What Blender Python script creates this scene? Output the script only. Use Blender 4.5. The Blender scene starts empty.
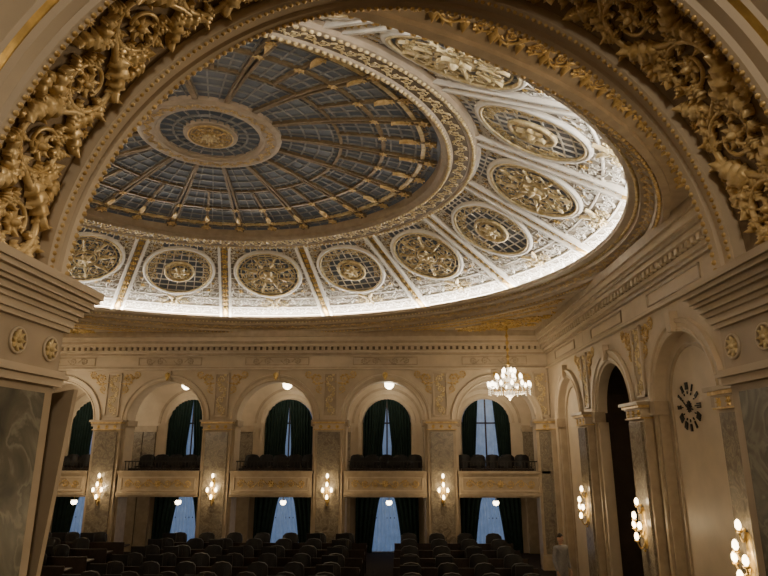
import bpy, math, random
import numpy as np
random.seed(4)
PI=math.pi
ZO=4.0   # hall floor is z=0 ; internal coordinates are relative to eye height, shifted at the end

# ------------------------------------------------------------------ materials
def nt(name):
    m=bpy.data.materials.new(name); m.use_nodes=True
    t=m.node_tree; b=t.nodes['Principled BSDF']; return m,t,b
def plain(name,col,rough=.6,metal=0.,emit=None,es=0.,noise=0.0,scale=6.,bump=0.,col2=None,spec=.5):
    m,t,b=nt(name)
    b.inputs['Base Color'].default_value=(*col,1); b.inputs['Roughness'].default_value=rough
    b.inputs['Metallic'].default_value=metal; b.inputs['Specular IOR Level'].default_value=spec
    if emit: 
        b.inputs['Emission Color'].default_value=(*emit,1); b.inputs['Emission Strength'].default_value=es
    if noise>0 or col2 or bump>0:
        tc=t.nodes.new('ShaderNodeTexCoord'); n=t.nodes.new('ShaderNodeTexNoise')
        n.inputs['Scale'].default_value=scale; n.inputs['Detail'].default_value=5
        t.links.new(tc.outputs['Object'],n.inputs['Vector'])
        r=t.nodes.new('ShaderNodeValToRGB')
        c2=col2 if col2 else tuple(c*(1-noise) for c in col)
        r.color_ramp.elements[0].position=.35; r.color_ramp.elements[1].position=.68
        r.color_ramp.elements[0].color=(*c2,1); r.color_ramp.elements[1].color=(*col,1)
        t.links.new(n.outputs['Fac'],r.inputs['Fac']); t.links.new(r.outputs['Color'],b.inputs['Base Color'])
        if bump>0:
            bp=t.nodes.new('ShaderNodeBump'); bp.inputs['Strength'].default_value=bump; bp.inputs['Distance'].default_value=.02
            t.links.new(n.outputs['Fac'],bp.inputs['Height']); t.links.new(bp.outputs['Normal'],b.inputs['Normal'])
    return m
M={}
M['plaster']=plain('cream_plaster',(.54,.445,.325),.5,noise=.14,scale=2.5,bump=.08)
M['plaster2']=plain('stone_plaster',(.42,.335,.235),.42,noise=.2,scale=5,bump=.06)
M['shade']=plain('shaded_plaster',(.17,.125,.08),.6,noise=.3,scale=8,bump=.3)  # darker plaster copy, recess shade put into its colour
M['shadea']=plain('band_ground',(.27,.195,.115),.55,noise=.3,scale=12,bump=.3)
M['gold']=plain('gilding',(.74,.50,.16),.36,metal=.5,noise=.45,scale=14,bump=.15)
M['giltp']=plain('gilt_plaster',(.68,.50,.23),.36,metal=.3,col2=(.45,.29,.10),scale=9,bump=.2)
M['gilta']=plain('gilt_acanthus',(.80,.62,.33),.33,metal=.22,col2=(.50,.34,.13),scale=16,bump=.15)
M['giltw']=plain('pale_gilding',(.74,.62,.38),.4,metal=.2,col2=(.50,.37,.16),scale=9)
M['lace']=plain('stucco_ground',(.31,.265,.20),.6,noise=.25,scale=8)
M['white']=plain('white_stucco',(.78,.73,.64),.5,noise=.1,scale=6)
M['glass']=plain('skylight_glass',(.070,.076,.080),.35,col2=(.035,.038,.042),scale=1.0,emit=(.46,.50,.54),es=.032)
M['glass2']=plain('cove_glass',(.12,.128,.135),.35,col2=(.05,.055,.06),scale=2,emit=(.47,.5,.55),es=.03)
M['bar']=plain('skylight_bar',(.25,.24,.215),.55,metal=.1,noise=.2,scale=10)
M['rib']=plain('bronze_rib',(.24,.17,.09),.45,metal=.3,noise=.3,scale=12)
M['black']=plain('black_leather',(.008,.007,.008),.55,noise=.3,scale=20,spec=.35)
M['wood']=plain('dark_wood',(.03,.016,.010),.5,noise=.45,scale=9,spec=.4)
M['green']=plain('green_drape',(.014,.030,.025),.85,noise=.3,scale=5,spec=.2)
M['carpet']=plain('dark_carpet',(.022,.012,.010),.95,noise=.4,scale=12)
M['dark']=plain('dark_bronze',(.02,.018,.015),.5,metal=.4,noise=.2,scale=8)
M['sheer']=plain('glowing_sheer',(.26,.34,.46),.8,emit=(.26,.42,.78),es=.26,noise=.3,scale=3)  # daylight behind the curtain put in as its own glow
M['lamp']=plain('lit_glass',(1,.9,.7),.3,emit=(1,.78,.46),es=13)
M['lampw']=plain('lit_crystal',(1,.95,.85),.2,emit=(1,.84,.58),es=11)
M['cove']=plain('cove_tube',(1,1,1),.3,emit=(1,.97,.92),es=44)
M['crystal']=plain('cut_crystal',(.9,.85,.75),.08,emit=(1,.85,.6),es=.8)  # lamplight caught in the crystal put in as its own glow
M['skin']=plain('skin',(.5,.3,.22),.5,noise=.1)
M['suit']=plain('grey_suit',(.28,.27,.27),.8,noise=.15,scale=20)
M['hair']=plain('dark_hair',(.02,.013,.01),.6,noise=.3,scale=30)
M['deep']=plain('darkened_passage',(.05,.032,.02),.7,noise=.3,scale=4)  # gloom of the unlit passages put into the colour
def marble(name,cs,sc=3.6):
    m,t,b=nt(name)
    tc=t.nodes.new('ShaderNodeTexCoord'); n=t.nodes.new('ShaderNodeTexNoise'); n.inputs['Scale'].default_value=sc
    n.inputs['Detail'].default_value=9; n.inputs['Distortion'].default_value=1.6
    t.links.new(tc.outputs['Object'],n.inputs['Vector'])
    r=t.nodes.new('ShaderNodeValToRGB'); e=r.color_ramp.elements
    e[0].position=.3; e[0].color=(*cs[0],1); e[1].position=.75; e[1].color=(*cs[1],1)
    x=e.new(.48); x.color=(*cs[2],1); x=e.new(.53); x.color=(*cs[1],1); x=e.new(.57); x.color=(*cs[3],1)
    t.links.new(n.outputs['Fac'],r.inputs['Fac']); t.links.new(r.outputs['Color'],b.inputs['Base Color'])
    b.inputs['Roughness'].default_value=.25; return m
M['marble']=marble('green_grey_marble',((.055,.054,.042),(.22,.205,.16),(.12,.112,.085),(.10,.097,.075)))
M['marble2']=marble('warm_grey_marble',((.12,.10,.075),(.30,.255,.19),(.20,.168,.125),(.17,.145,.11)),4.5)

# ------------------------------------------------------------------ mesh builder
class MB:
    def __init__(s): s.V=[]; s.F=[]; s.n=0; s.mats=[]
    def mi(s,k):
        if k not in s.mats: s.mats.append(k)
        return s.mats.index(k)
    def add(s,v,f,mat,smooth=False):
        v=np.asarray(v,float).reshape(-1,3); f=np.asarray(f,int)
        s.V.append(v); s.F.append((f+s.n,s.mi(mat),smooth)); s.n+=len(v)
    def grid(s,g,mat,ca=False,cb=False,smooth=False):
        g=np.asarray(g,float); a,b=g.shape[:2]
        s.add(g.reshape(-1,3),gridf(a,b,ca,cb),mat,smooth)
    def box(s,a0,a1,b0,b1,c0,c1,mat,mp=None):
        v=np.array([[x,y,z] for x in (a0,a1) for y in (b0,b1) for z in (c0,c1)],float)
        f=[[0,1,3,2],[4,6,7,5],[0,4,5,1],[2,3,7,6],[0,2,6,4],[1,5,7,3]]
        if mp: v=mp(v)
        s.add(v,f,mat)
    def build(s,name,parent=None,loc=None):
        me=bpy.data.meshes.new(name)
        V=np.concatenate(s.V); nl=sum(f.size for f,_,_ in s.F); npoly=sum(len(f) for f,_,_ in s.F)
        me.vertices.add(len(V)); me.vertices.foreach_set('co',V.astype(np.float32).ravel())
        me.loops.add(nl); me.loops.foreach_set('vertex_index',np.concatenate([f.ravel() for f,_,_ in s.F]).astype(np.int32))
        me.polygons.add(npoly)
        st=[];o=0;mi=[];sm=[]
        for f,m,sh in s.F:
            k=f.shape[1]; st.append(o+np.arange(len(f))*k); o+=f.size; mi.append(np.full(len(f),m)); sm.append(np.full(len(f),sh))
        me.polygons.foreach_set('loop_start',np.concatenate(st).astype(np.int32))
        me.polygons.foreach_set('material_index',np.concatenate(mi).astype(np.int32))
        me.polygons.foreach_set('use_smooth',np.concatenate(sm).astype(bool))
        for k in s.mats: me.materials.append(M[k])
        me.update(calc_edges=True); me.validate()
        ob=bpy.data.objects.new(name,me); bpy.context.scene.collection.objects.link(ob)
        if parent: ob.parent=parent
        if loc: ob.location=loc
        return ob
def gridf(a,b,ca=False,cb=False):
    i=np.arange(a if ca else a-1); j=np.arange(b if cb else b-1)
    I,J=np.meshgrid(i,j,indexing='ij'); I2=(I+1)%a; J2=(J+1)%b
    return np.stack([I*b+J,I2*b+J,I2*b+J2,I*b+J2],-1).reshape(-1,4)
def empty(name,loc=(0,0,0)):
    e=bpy.data.objects.new(name,None); e.location=loc; bpy.context.scene.collection.objects.link(e); return e

# ---------------------------------------------------------------- ornament templates in (s,t,n)
def leaf(L,W,H,n=8):
    l=np.linspace(0,1,n)[:,None]; j=np.array([-1,-.55,0,.55,1])[None,:]
    w=W*(np.sin(PI*np.clip(l,0,1)**.75)**.8+.08)*(1+.28*np.sin(l*PI*7))
    s=L*l-np.abs(j)*.12*L*np.sin(PI*l); t=w*j*.5+0*l
    h=H*((1-j**2)*.75*(1-.3*l)+.15+.45*l**3)*np.ones_like(s)
    h=h-H*.35*np.exp(-(j/.2)**2)*(1-l)
    h[:, [0,4]]=0
    return np.stack([s+0*j,t,h],-1).reshape(-1,3),gridf(n,5)
def aleaf(L,W,H,curl=0.,lobes=4,n=17):
    """curved, lobed acanthus leaf"""
    l=np.linspace(0,1,n); j=np.array([-1,-.72,-.4,0,.4,.72,1])[None,:]
    f=(l*lobes)%1.; f[-1]=1
    env=np.sin(PI*np.clip(l,0,1)**.62)**.7+.04
    w=W*.5*env*(.55+.6*f)
    phi=curl*l; ds=L/(n-1); cx=np.concatenate([[0],np.cumsum(np.cos(phi[:-1])*ds)]); cy=np.concatenate([[0],np.cumsum(np.sin(phi[:-1])*ds)])
    off=w[:,None]*j; fw=(np.abs(j)**1.5)*(.10*L*f*env)[:,None]
    s=cx[:,None]-np.sin(phi)[:,None]*off+np.cos(phi)[:,None]*fw; t=cy[:,None]+np.cos(phi)[:,None]*off+np.sin(phi)[:,None]*fw
    h=H*((1-np.abs(j)**2.2)*.7+.3)*(.55+.45*env)[:,None]-H*.38*np.exp(-(j/.22)**2)*(1-l)[:,None]
    h=h*(.78+.3*f)[:,None]+H*.5*(l**5)[:,None]
    h[:,[0,6]]=0
    return np.stack([s,t,h],-1).reshape(-1,3),gridf(n,7)
def tubeT(path,rad,sides=6,n0=0.):
    path=np.asarray(path,float); k=len(path)
    d=np.gradient(path,axis=0); d/=np.linalg.norm(d,axis=1)[:,None]+1e-9
    p=np.stack([-d[:,1],d[:,0]],-1); a=np.linspace(0,2*PI,sides,endpoint=False)
    rad=np.broadcast_to(rad,(k,))
    st=path[:,None,:]+rad[:,None,None]*np.cos(a)[None,:,None]*p[:,None,:]
    n=n0+rad[:,None]*(np.sin(a)[None,:])
    return np.concatenate([st,n[...,None]],-1).reshape(-1,3),gridf(k,sides,False,True)
def xf(T,s=0,t=0,rot=0,sc=1,mir=False,dn=0):
    v,f=T; v=v.copy()*sc
    if mir: v[:,1]*=-1
    c,sn=math.cos(rot),math.sin(rot)
    x=v[:,0]*c-v[:,1]*sn+s; y=v[:,0]*sn+v[:,1]*c+t
    return np.stack([x,y,v[:,2]+dn],-1),f
def merge(L):
    V=[];F=[];n=0
    for v,f in L: V.append(v);F.append(f+n);n+=len(v)
    return np.concatenate(V),np.concatenate(F)
def dome_t(R,H,a=10,b=4):
    th=np.linspace(0,2*PI,a,endpoint=False); ph=np.linspace(0,PI/2*.98,b)
    g=np.stack([R*np.cos(ph)[:,None]*np.cos(th),R*np.cos(ph)[:,None]*np.sin(th),H*np.sin(ph)[:,None]+0*th],-1)
    return g.reshape(-1,3),gridf(b,a,False,True)
def rosette(R,petals=7,H=.3):
    L=[dome_t(R*.32,R*H*1.6)]
    for i in range(petals): L.append(xf(leaf(R*.85,R*.62,R*H,6),R*.15*math.cos(i*2*PI/petals),R*.15*math.sin(i*2*PI/petals),i*2*PI/petals))
    return merge(L)
def scroll(R=1.,turns=1.45,hi=True):
    k=34 if hi else 20
    ph=np.linspace(0,turns*2*PI,k); r=R*(1-.68*(ph/ph[-1])**.8)
    th=-2.6-ph*-1
    P=np.stack([r*np.cos(th),r*np.sin(th)],-1)
    pre=np.array([[-1.75*R,.30*R],[-1.5*R,-.05*R],[-1.22*R,-.38*R]])
    P=np.concatenate([pre,P]); rad=np.linspace(.115,.05,len(P))*R
    L=[tubeT(P,rad,6 if hi else 4,.06*R)]
    m=9 if hi else 5
    for i in range(m):
        q=i/m*.72; kk=3+int(q*(k-1)*1/turns*1.3); kk=min(kk,len(P)-3)
        d=P[kk+1]-P[kk]; a=math.atan2(d[1],d[0])
        L.append(xf(leaf(.55*R*(1-.45*q),.36*R,.22*R,7 if hi else 5),P[kk][0],P[kk][1],a-.75))
        if i%2==0: L.append(xf(leaf(.40*R*(1-.3*q),.24*R,.18*R,6 if hi else 4),P[kk][0],P[kk][1],a+.9))
    L.append(rosette(.30*R,6))
    return merge(L)
def scrollA():
    k=44; turns=1.3
    ph=np.linspace(0,turns*2*PI,k); r=1-.64*(ph/ph[-1])**.85; th=-2.9+ph
    P=np.stack([r*np.cos(th),r*np.sin(th)],-1)
    P=np.concatenate([[[-1.42,.62],[-1.30,.30],[-1.12,.0]],P]); rad=np.linspace(.11,.05,len(P))
    L=[tubeT(P,rad,7,.09)]
    for i in range(12):
        kk=2+int(i*2.7); d=P[kk+1]-P[kk]; a=math.atan2(d[1],d[0]); q=i/12
        L.append(xf(aleaf(.66*(1-.35*q),.46*(1-.2*q),.24,-1.5),P[kk][0],P[kk][1],a-.25))
        if i%2==1: L.append(xf(aleaf(.44*(1-.3*q),.30,.19,1.6,3,13),P[kk][0],P[kk][1],a+.35))
    L.append(xf(rosette(.38,7,.42),0.02,0,.3)); L.append(xf(dome_t(.12,.2,10,4),.02,0,0,1,False,.10))
    return merge(L)
SC=scroll(1.,hi=True); SCL=scroll(1.,1.35,hi=False); SCA=scrollA()
LF=leaf(1,.6,.25); LFL=leaf(1,.55,.25,5); RO=rosette(1.,8); ROL=rosette(1.,6); AL=aleaf(1,.58,.26,-.9)
def putm(mb,T,mp,mat):
    v,f=T; mb.add(mp(v),f,mat,True)
def rinceau(mb,s0,s1,tc,W,mp,mat,hi=True,aspect=.78):
    n=max(1,round((s1-s0)/(W*aspect))); u=(s1-s0)/n; S=SC if hi else SCL; L=[]
    for i in range(n):
        c=s0+(i+.5)*u; mir=i%2==1
        L.append(xf(S,c,tc+(.05 if mir else -.05)*W,0,W*.34,mir))
        sg=-1 if mir else 1
        L.append(xf(LF if hi else LFL,c+.5*u-.1*W,tc+sg*.12*W,sg*1.0,W*.40,False))
        if hi:
            L.append(xf(LF,c+.42*u,tc+sg*.12*W,sg*1.9,W*.32))
            L.append(xf(RO,c+.5*u,tc+sg*.34*W,0,W*.10))
    putm(mb,merge(L),mp,mat)
def acanthus_band(mb,s0,s1,W,mp,mat,aspect=.86):
    n=round((s1-s0)/(W*aspect)); u=(s1-s0)/n; L=[]; R=W*.36
    for i in range(n):
        c=s0+(i+.5)*u; mir=i%2==1; sg=-1 if mir else 1
        L.append(xf(SCA,c,-sg*.02*W,0,R,mir))
        x=c+.5*u
        L.append(xf(AL,x-.05*W,sg*.05*W,sg*1.15,W*.50,mir)); L.append(xf(AL,x-.02*W,sg*.10*W,sg*2.2,W*.40,not mir))
        L.append(xf(AL,x,-sg*.12*W,-sg*1.3,W*.40,not mir)); L.append(xf(AL,x+.02*W,-sg*.14*W,-sg*2.1,W*.36,mir))
        L.append(xf(AL,x-.22*W,sg*.36*W,sg*.3,W*.30,mir)); L.append(xf(AL,x+.24*W,-sg*.38*W,PI-sg*.2,W*.28,mir))
        L.append(xf(RO,x,sg*.40*W,0,W*.065)); L.append(xf(RO,x-.01*W,-sg*.43*W,.3,W*.055))
        L.append(xf(dome_t(.035*W,.05*W,8,4),x+.13*W,sg*.43*W)); L.append(xf(dome_t(.035*W,.05*W,8,4),x-.14*W,sg*.44*W))
    putm(mb,merge(L),mp,mat)
def beads(mb,s0,s1,t,r,step,mp,mat):
    n=int((s1-s0)/step); L=[xf(dome_t(r,r,6,3),s0+(i+.5)*(s1-s0)/n,t) for i in range(n)]
    putm(mb,merge(L),mp,mat)
def medallion(R,kind,hi=True):
    L=[]
    th=np.linspace(0,2*PI,41)
    def ring(r,w): return tubeT(np.stack([r*np.cos(th),r*np.sin(th)],-1),w,5,w*.4)
    if kind==0:
        L+= [ring(R*.98,R*.04),ring(R*.86,R*.022),ring(R*.36,R*.025)]
        for i in range(8):
            a=i*PI/4
            L.append(xf(SCL,R*.61*math.cos(a),R*.61*math.sin(a),a+1.57,R*.19,i%2==1,dn=R*.03))
            L.append(xf(LFL,R*.36*math.cos(a+.39),R*.36*math.sin(a+.39),a+.39,R*.28,dn=R*.02)); L.append(xf(LFL,R*.62*math.cos(a+.39),R*.62*math.sin(a+.39),a+.39,R*.24,dn=R*.02))
            L.append(xf(ROL,R*.80*math.cos(a+.39),R*.80*math.sin(a+.39),0,R*.08))
        L+= [ring(R*.28,R*.035),xf(ROL,0,0,0,R*.27,dn=R*.03)]
    else:
        L+= [ring(R*.98,R*.035),ring(R*.42,R*.05),ring(R*.30,R*.035),xf(ROL,0,0,0,R*.28,dn=R*.03)]
        for i in range(12):
            a=i*PI/6; L.append(xf(LFL,R*.32*math.cos(a),R*.32*math.sin(a),a,R*.15))
        for sg in (-1,1):
            for q in range(7):
                a=-PI/2+sg*(.22+.29*q); L.append(xf(SCL,R*.82*math.cos(a),R*.82*math.sin(a),a+1.57,R*.125,sg<0))
    return merge(L)

# ---------------------------------------------------------------- DOME
CX,CY=-4.57,13.1
def ys(R): return 1-.095*np.minimum(1,R/6.4)
def cyl(th,R,z):
    th,R,z=np.broadcast_arrays(th,R,z)
    return np.stack([CX+R*np.cos(th),CY+R*ys(R)*np.sin(th),z],-1)
def lathe(mb,prof,mat,seg=160,smooth=False,rf=None):
    th=np.linspace(0,2*PI,seg,endpoint=False)[:,None]
    p=np.array(prof,float)
    mb.grid(cyl(th,p[None,:,0],p[None,:,1]),mat,True,False,smooth)
dome=MB()
lathe(dome,[(9.98,4.15),(9.98,4.08),(9.86,4.08),(9.84,4.14),(9.76,4.16),(9.74,4.24),(9.66,4.27),(9.64,4.34),(9.52,4.36),(9.50,4.46),(9.40,4.50),(9.32,4.53),(9.30,4.62),(9.36,4.62),(9.40,4.50),(9.86,4.50),(9.86,4.80),(9.80,4.80)],'plaster2')
A,B=np.array([9.80,4.80]),np.array([6.42,6.62])
Lz=float(np.linalg.norm(B-A)); D=(B-A)/Lz; N=np.array([-D[1],D[0]*1.0]) # inward/down normal
def zone(th0):
    def f(v):
        t=v[...,1]; n=v[...,2]
        R=A[0]+D[0]*t; th=th0+v[...,0]/R
        return cyl(th,R+N[0]*n,A[1]+D[1]*t+N[1]*n)
    return f
lathe(dome,[(9.8,4.80),(9.8-3.38*.28,4.80+1.82*.28)],'lace',160)
lathe(dome,[(9.8-3.38*.28,4.80+1.82*.28),(6.42,6.62)],'glass2',160)
NP=16
orn=MB()
for k in range(NP):
    thc=PI/2+k*2*PI/NP; z=zone(thc); zr=zone(thc+PI/NP)
    for so in (-.17,.17):
        g=[]
        for t in np.linspace(0,Lz,14):
            g.append([zr(np.array([so+d,t,h])) for d,h in ((-.05,0),(-.04,.13),(.04,.13),(.05,0))])
        dome.grid(np.array(g),'white')
    g=[[zr(np.array([d,t,.02])) for d in (-.14,.14)] for t in np.linspace(0,Lz,14)]
    dome.grid(np.array(g),'lace')
    for t in np.arange(.15,Lz-.1,.25): putm(orn,xf(ROL,0,t,0,.12,dn=.03),zr,'gold')
    putm(orn,xf(LFL,0,0,PI/2,.5,dn=.04),zr,'gold')
    for (tc,W,sh) in ((.25,.42,0),(.72,.44,.1)):
        ww=PI*(A[0]+D[0]*tc)/NP-.27
        rinceau(orn,-ww,ww,tc,W,z,'white',False,.62)
    tc0=2.30; R0=1.10
    for sg in (-1,1):
        g=[]
        for q in np.linspace(0,1,20):
            t=1.0+q*(Lz-1.02); ww=PI*(A[0]+D[0]*t)/NP-.2
            dd=(R0+.0)**2-(t-tc0)**2; si=math.sqrt(dd) if dd>0 else (0.0 if t<tc0 else .62)
            if t>tc0: si=max(si,.62)
            si=min(si,ww-.02)
            g.append([z(np.array([sg*si,t,.015])),z(np.array([sg*ww,t,.015]))])
        dome.grid(np.array(g),'lace')
        for (s,t,r) in ((1.30,1.22,.22),(1.36,1.60,.13),(.92,1.10,.13),(.55,1.06,.10),(1.36,1.86,.09),(1.16,2.95,.10),(1.06,3.22,.14),(.96,3.52,.13),(.72,3.55,.11),(.86,3.30,.09)):
            putm(orn,xf(SCL,sg*s,t,1.2*sg,r,sg<0,dn=.03),z,'white')
            putm(orn,xf(ROL,sg*(s-.16),t+.14,0,r*.45,dn=.03),z,'gold')
    # gilded cartouche below the medallion
    putm(orn,xf(ROL,0,.62,0,.20,dn=.04),z,'giltw')
    for sg in (-1,1): putm(orn,xf(SCL,sg*.36,.66,0 if sg>0 else PI,.17,dn=.04),z,'giltw'); putm(orn,xf(LFL,sg*.05,.8,PI/2-sg*.7,.34,dn=.04),z,'giltw')
    for tt in (.03,.48,.98):
        ww=PI*(A[0]+D[0]*tt)/NP-.2
        g=[[z(np.array([s,tt+d,h])) for d,h in ((-.03,0),(-.02,.05),(.02,.05),(.03,0))] for s in np.linspace(-ww,ww,9)]
        dome.grid(np.array(g),'white')
    for tt in np.arange(1.25,Lz,.26):
        ww=PI*(A[0]+D[0]*tt)/NP-.2
        g=[[z(np.array([s,tt+d,h])) for d,h in ((-.014,0),(-.014,.03),(.014,.03),(.014,0))] for s in np.linspace(-ww,ww,7)]
        dome.grid(np.array(g),'white')
    for fr in np.linspace(-1,1,11)[1:-1]:
        g=[]
        for tt in np.linspace(1.0,Lz,5):
            ww=PI*(A[0]+D[0]*tt)/NP-.2
            g.append([z(np.array([fr*ww+d,tt,h])) for d,h in ((-.014,0),(-.014,.03),(.014,.03),(.014,0))])
        dome.grid(np.array(g),'white')
    v,f=medallion(R0,k%2); putm(orn,xf((v,f),0,tc0,PI if k%2 else 0,1,dn=.07),z,'giltw')
    rr=np.linspace(0,2*PI,41)
    putm(orn,tubeT(np.stack([(R0+.05)*np.cos(rr),tc0+(R0+.05)*np.sin(rr)],-1),.065,6,.06),z,'white')
# inner ring moulding
lathe(dome,[(6.48,6.70),(6.50,6.52),(6.42,6.50),(6.38,6.42),(6.28,6.40),(6.26,6.44),(6.22,6.44)],'plaster2',200)
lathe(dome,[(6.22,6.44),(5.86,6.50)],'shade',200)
lathe(dome,[(5.86,6.50),(5.82,6.46),(5.74,6.46),(5.70,6.54),(5.60,6.58),(5.58,6.80)],'plaster2',200)
def ringmap(R0,z0,R1,z1):
    def f(v):
        t=v[...,1]; L=math.hypot(R1-R0,z1-z0); R=R0+(R1-R0)*t/L; z=z0+(z1-z0)*t/L
        return cyl(v[...,0]/R0,R,z-v[...,2])
    return f
rinceau(orn,0,2*PI*6.22,.18,.34,ringmap(6.22,6.44,5.86,6.50),'giltw',False,.8)
beads(orn,0,2*PI*6.33,0,.05,.13,ringmap(6.33,6.40,6.2,6.41),'giltw')
beads(orn,0,2*PI*5.78,0,.05,.13,ringmap(5.78,6.46,5.6,6.46),'giltw')
rinceau(orn,0,2*PI*9.70,.07,.2,ringmap(9.70,4.255,9.55,4.34),'giltp',False,1.0)
beads(orn,0,2*PI*9.80,0,.04,.14,ringmap(9.80,4.14,9.6,4.14),'giltp')
beads(orn,0,2*PI*9.44,0,.045,.13,ringmap(9.46,4.47,9.3,4.47),'giltw')
# inner dome
def zi(R): return 6.80+.66*(1-(R/5.58)**2)
rs=np.linspace(5.58,1.55,12)
lathe(dome,[(r,zi(r)) for r in rs],'glass',160,True)
def imap(v):
    R=v[...,1]; return cyl(v[...,0],R,zi(R)-v[...,2])
def ringbar(R,w,h,mat,seg=160):
    lathe(dome,[(R-w,zi(R-w)),(R-w,zi(R)-h),(R+w,zi(R)-h),(R+w,zi(R+w))],mat,seg)
for R in (5.38,5.0,4.7,4.4,4.05,3.7,3.35,3.0,2.65,2.3,1.95): ringbar(R,.022,.03,'bar')
ringbar(5.18,.05,.06,'giltw'); ringbar(4.22,.05,.06,'rib'); ringbar(3.18,.04,.06,'rib')
rinceau(orn,0,2*PI*5.28,.0,.2,lambda v: imap(np.stack([v[...,0]/5.28,5.28+v[...,1],v[...,2]],-1)),'giltp',False,1.0)
def spoke(th,R0,R1,w,h,mat):
    g=[]
    for R in np.linspace(R0,R1,7): g.append([cyl(th+d/R,R,zi(R)-hh) for d,hh in ((-w,0),(-w,h),(w,h),(w,0))])
    dome.grid(np.array(g),mat)
for i in range(96):
    th=i*2*PI/96
    spoke(th,5.5,3.0,.017,.03,'bar')
    if i%2==0: spoke(th,3.0,1.6,.016,.03,'bar')
for k in range(NP*2):
    th=PI/2+(k+.5)*PI/NP
    if k%2==0:
        for d in (-.085,.085): spoke(th+d/5.5,5.55,1.7,.03,.09,'rib')
    else: spoke(th,5.5,3.2,.035,.08,'rib')
    for R,s in ((5.35,.15),(5.0,.11),(4.22,.11)):
        v,f=xf(ROL,0,0,0,s); q=np.stack([th+v[:,0]/R,R+v[:,1],v[:,2]+.08],-1); orn.add(imap(q),f,'giltp',True)
    v,f=xf(LFL,0,0,-PI/2,.38); q=np.stack([th+v[:,0]/5,5.0+v[:,1],v[:,2]+.07],-1); orn.add(imap(q),f,'giltp',True)
z0=zi(1.55)
lathe(dome,[(1.72,z0-.0),(1.70,z0-.10),(1.60,z0-.14),(1.30,z0-.12),(1.26,z0-.08),(1.18,z0-.06),(1.18,z0+.02)],'plaster2',96)
lathe(dome,[(1.18,z0),(.60,z0+.03)],'glass',64)
for i in range(24):
    th=i*2*PI/24; g=[[cyl(th+d/R,R,z0-h) for d,h in ((-.015,0),(-.015,.04),(.015,.04),(.015,0))] for R in (1.18,.62)]
    dome.grid(np.array(g),'bar')
lathe(dome,[(.9,z0),(.9,z0-.05),(.86,z0-.05),(.86,z0)],'bar',64)
lathe(dome,[(.66,z0+.02),(.64,z0-.08),(.5,z0-.10),(.46,z0-.04),(.02,z0-.06)],'plaster2',64)
v,f=medallion(.54,0); q=v.copy(); orn.add(np.stack([CX+q[:,0],CY+q[:,1],z0-.09-q[:,2]],-1),f,'giltp',True)
v,f=xf(RO,0,0,0,.22); orn.add(np.stack([CX+v[:,0],CY+v[:,1],z0-.12-v[:,2]],-1),f,'giltw',True)
rinceau(orn,0,2*PI*1.58,.13,.22,ringmap(1.58,z0-.14,1.32,z0-.12),'giltp',False,1.)
lathe(dome,[(10.05,4.15),(10.05,5.2),(6.6,7.2),(5.8,7.9),(.05,7.95)],'shade',64)
cv=MB(); lathe(cv,[(9.50,4.52),(9.54,4.56),(9.70,4.56),(9.74,4.52)],'cove',96)
de=empty('dome_skylight')
dome.build('dome_shell',de); orn.build('dome_stucco_ornament',de); cv.build('cove_light_tube',de)

# ---------------------------------------------------------------- ceiling
XL,XR,YN,YF=-14.65,5.45,2.4,22.3
ce=MB()
ths=sorted(list(np.linspace(0,2*PI,180,endpoint=False))+[math.atan2(y-CY,x-CX)%(2*PI) for x in (XL,XR) for y in (YN,YF)])
g=[]
for th in ths:
    e=cyl(th,9.98,4.15); dx,dy=e[0]-CX,e[1]-CY
    k=min((XR-CX)/dx if dx>0 else ((XL-CX)/dx if dx<0 else 9e9),(YF-CY)/dy if dy>0 else ((YN-CY)/dy if dy<0 else 9e9))
    k=max(k,1.0); g.append([e,[CX+dx*k,CY+dy*k,4.15]])
ce.grid(np.array(g),'plaster2',True)
def ringseg(R,W,mat,ground=True):
    n=round(2*PI*R/(W*.9)); L=[]
    for i in range(n):
        th=(i+.5)*2*PI/n; p=cyl(th,R+W*.6,4.1)
        if XL+.5<p[0]<XR-.5 and YN+.1<p[1]<YF-.5:
            T=merge([xf(SC,0,0,0,W*.36,i%2==1),xf(LF,.4*W,.1*W,1.2,W*.4),xf(LF,.4*W,-.1*W,-1.2,W*.4)])
            v,f=T; ce.add(cyl(th+v[:,0]/R,R+v[:,1],4.14-v[:,2]),f,mat,True)
ringseg(10.28,.42,'giltp'); ringseg(10.80,.30,'giltp'); ringseg(11.5,.6,'giltp')
cm=lambda cx,cy,rot: (lambda v: np.stack([cx+v[...,0]*math.cos(rot)-v[...,1]*math.sin(rot),cy+v[...,0]*math.sin(rot)+v[...,1]*math.cos(rot),4.14-v[...,2]],-1))
for (x,y,r) in ((3.6,20.6,PI/4),(3.6,5.0,-PI/4),(-12.8,20.6,3*PI/4),(-12.8,5.0,-3*PI/4)):
    m=cm(x,y,r); putm(ce,medallion(.75,0),m,'gold')
    for sg in (-1,1):
        for (a,b,s) in ((.1,1.1,.32),(.0,1.75,.26),(.75,.6,.2),(-.3,2.4,.2)): putm(ce,xf(SC,a,sg*b,.4*sg,s,sg<0),m,'gold')
ce.build('ceiling')

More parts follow.
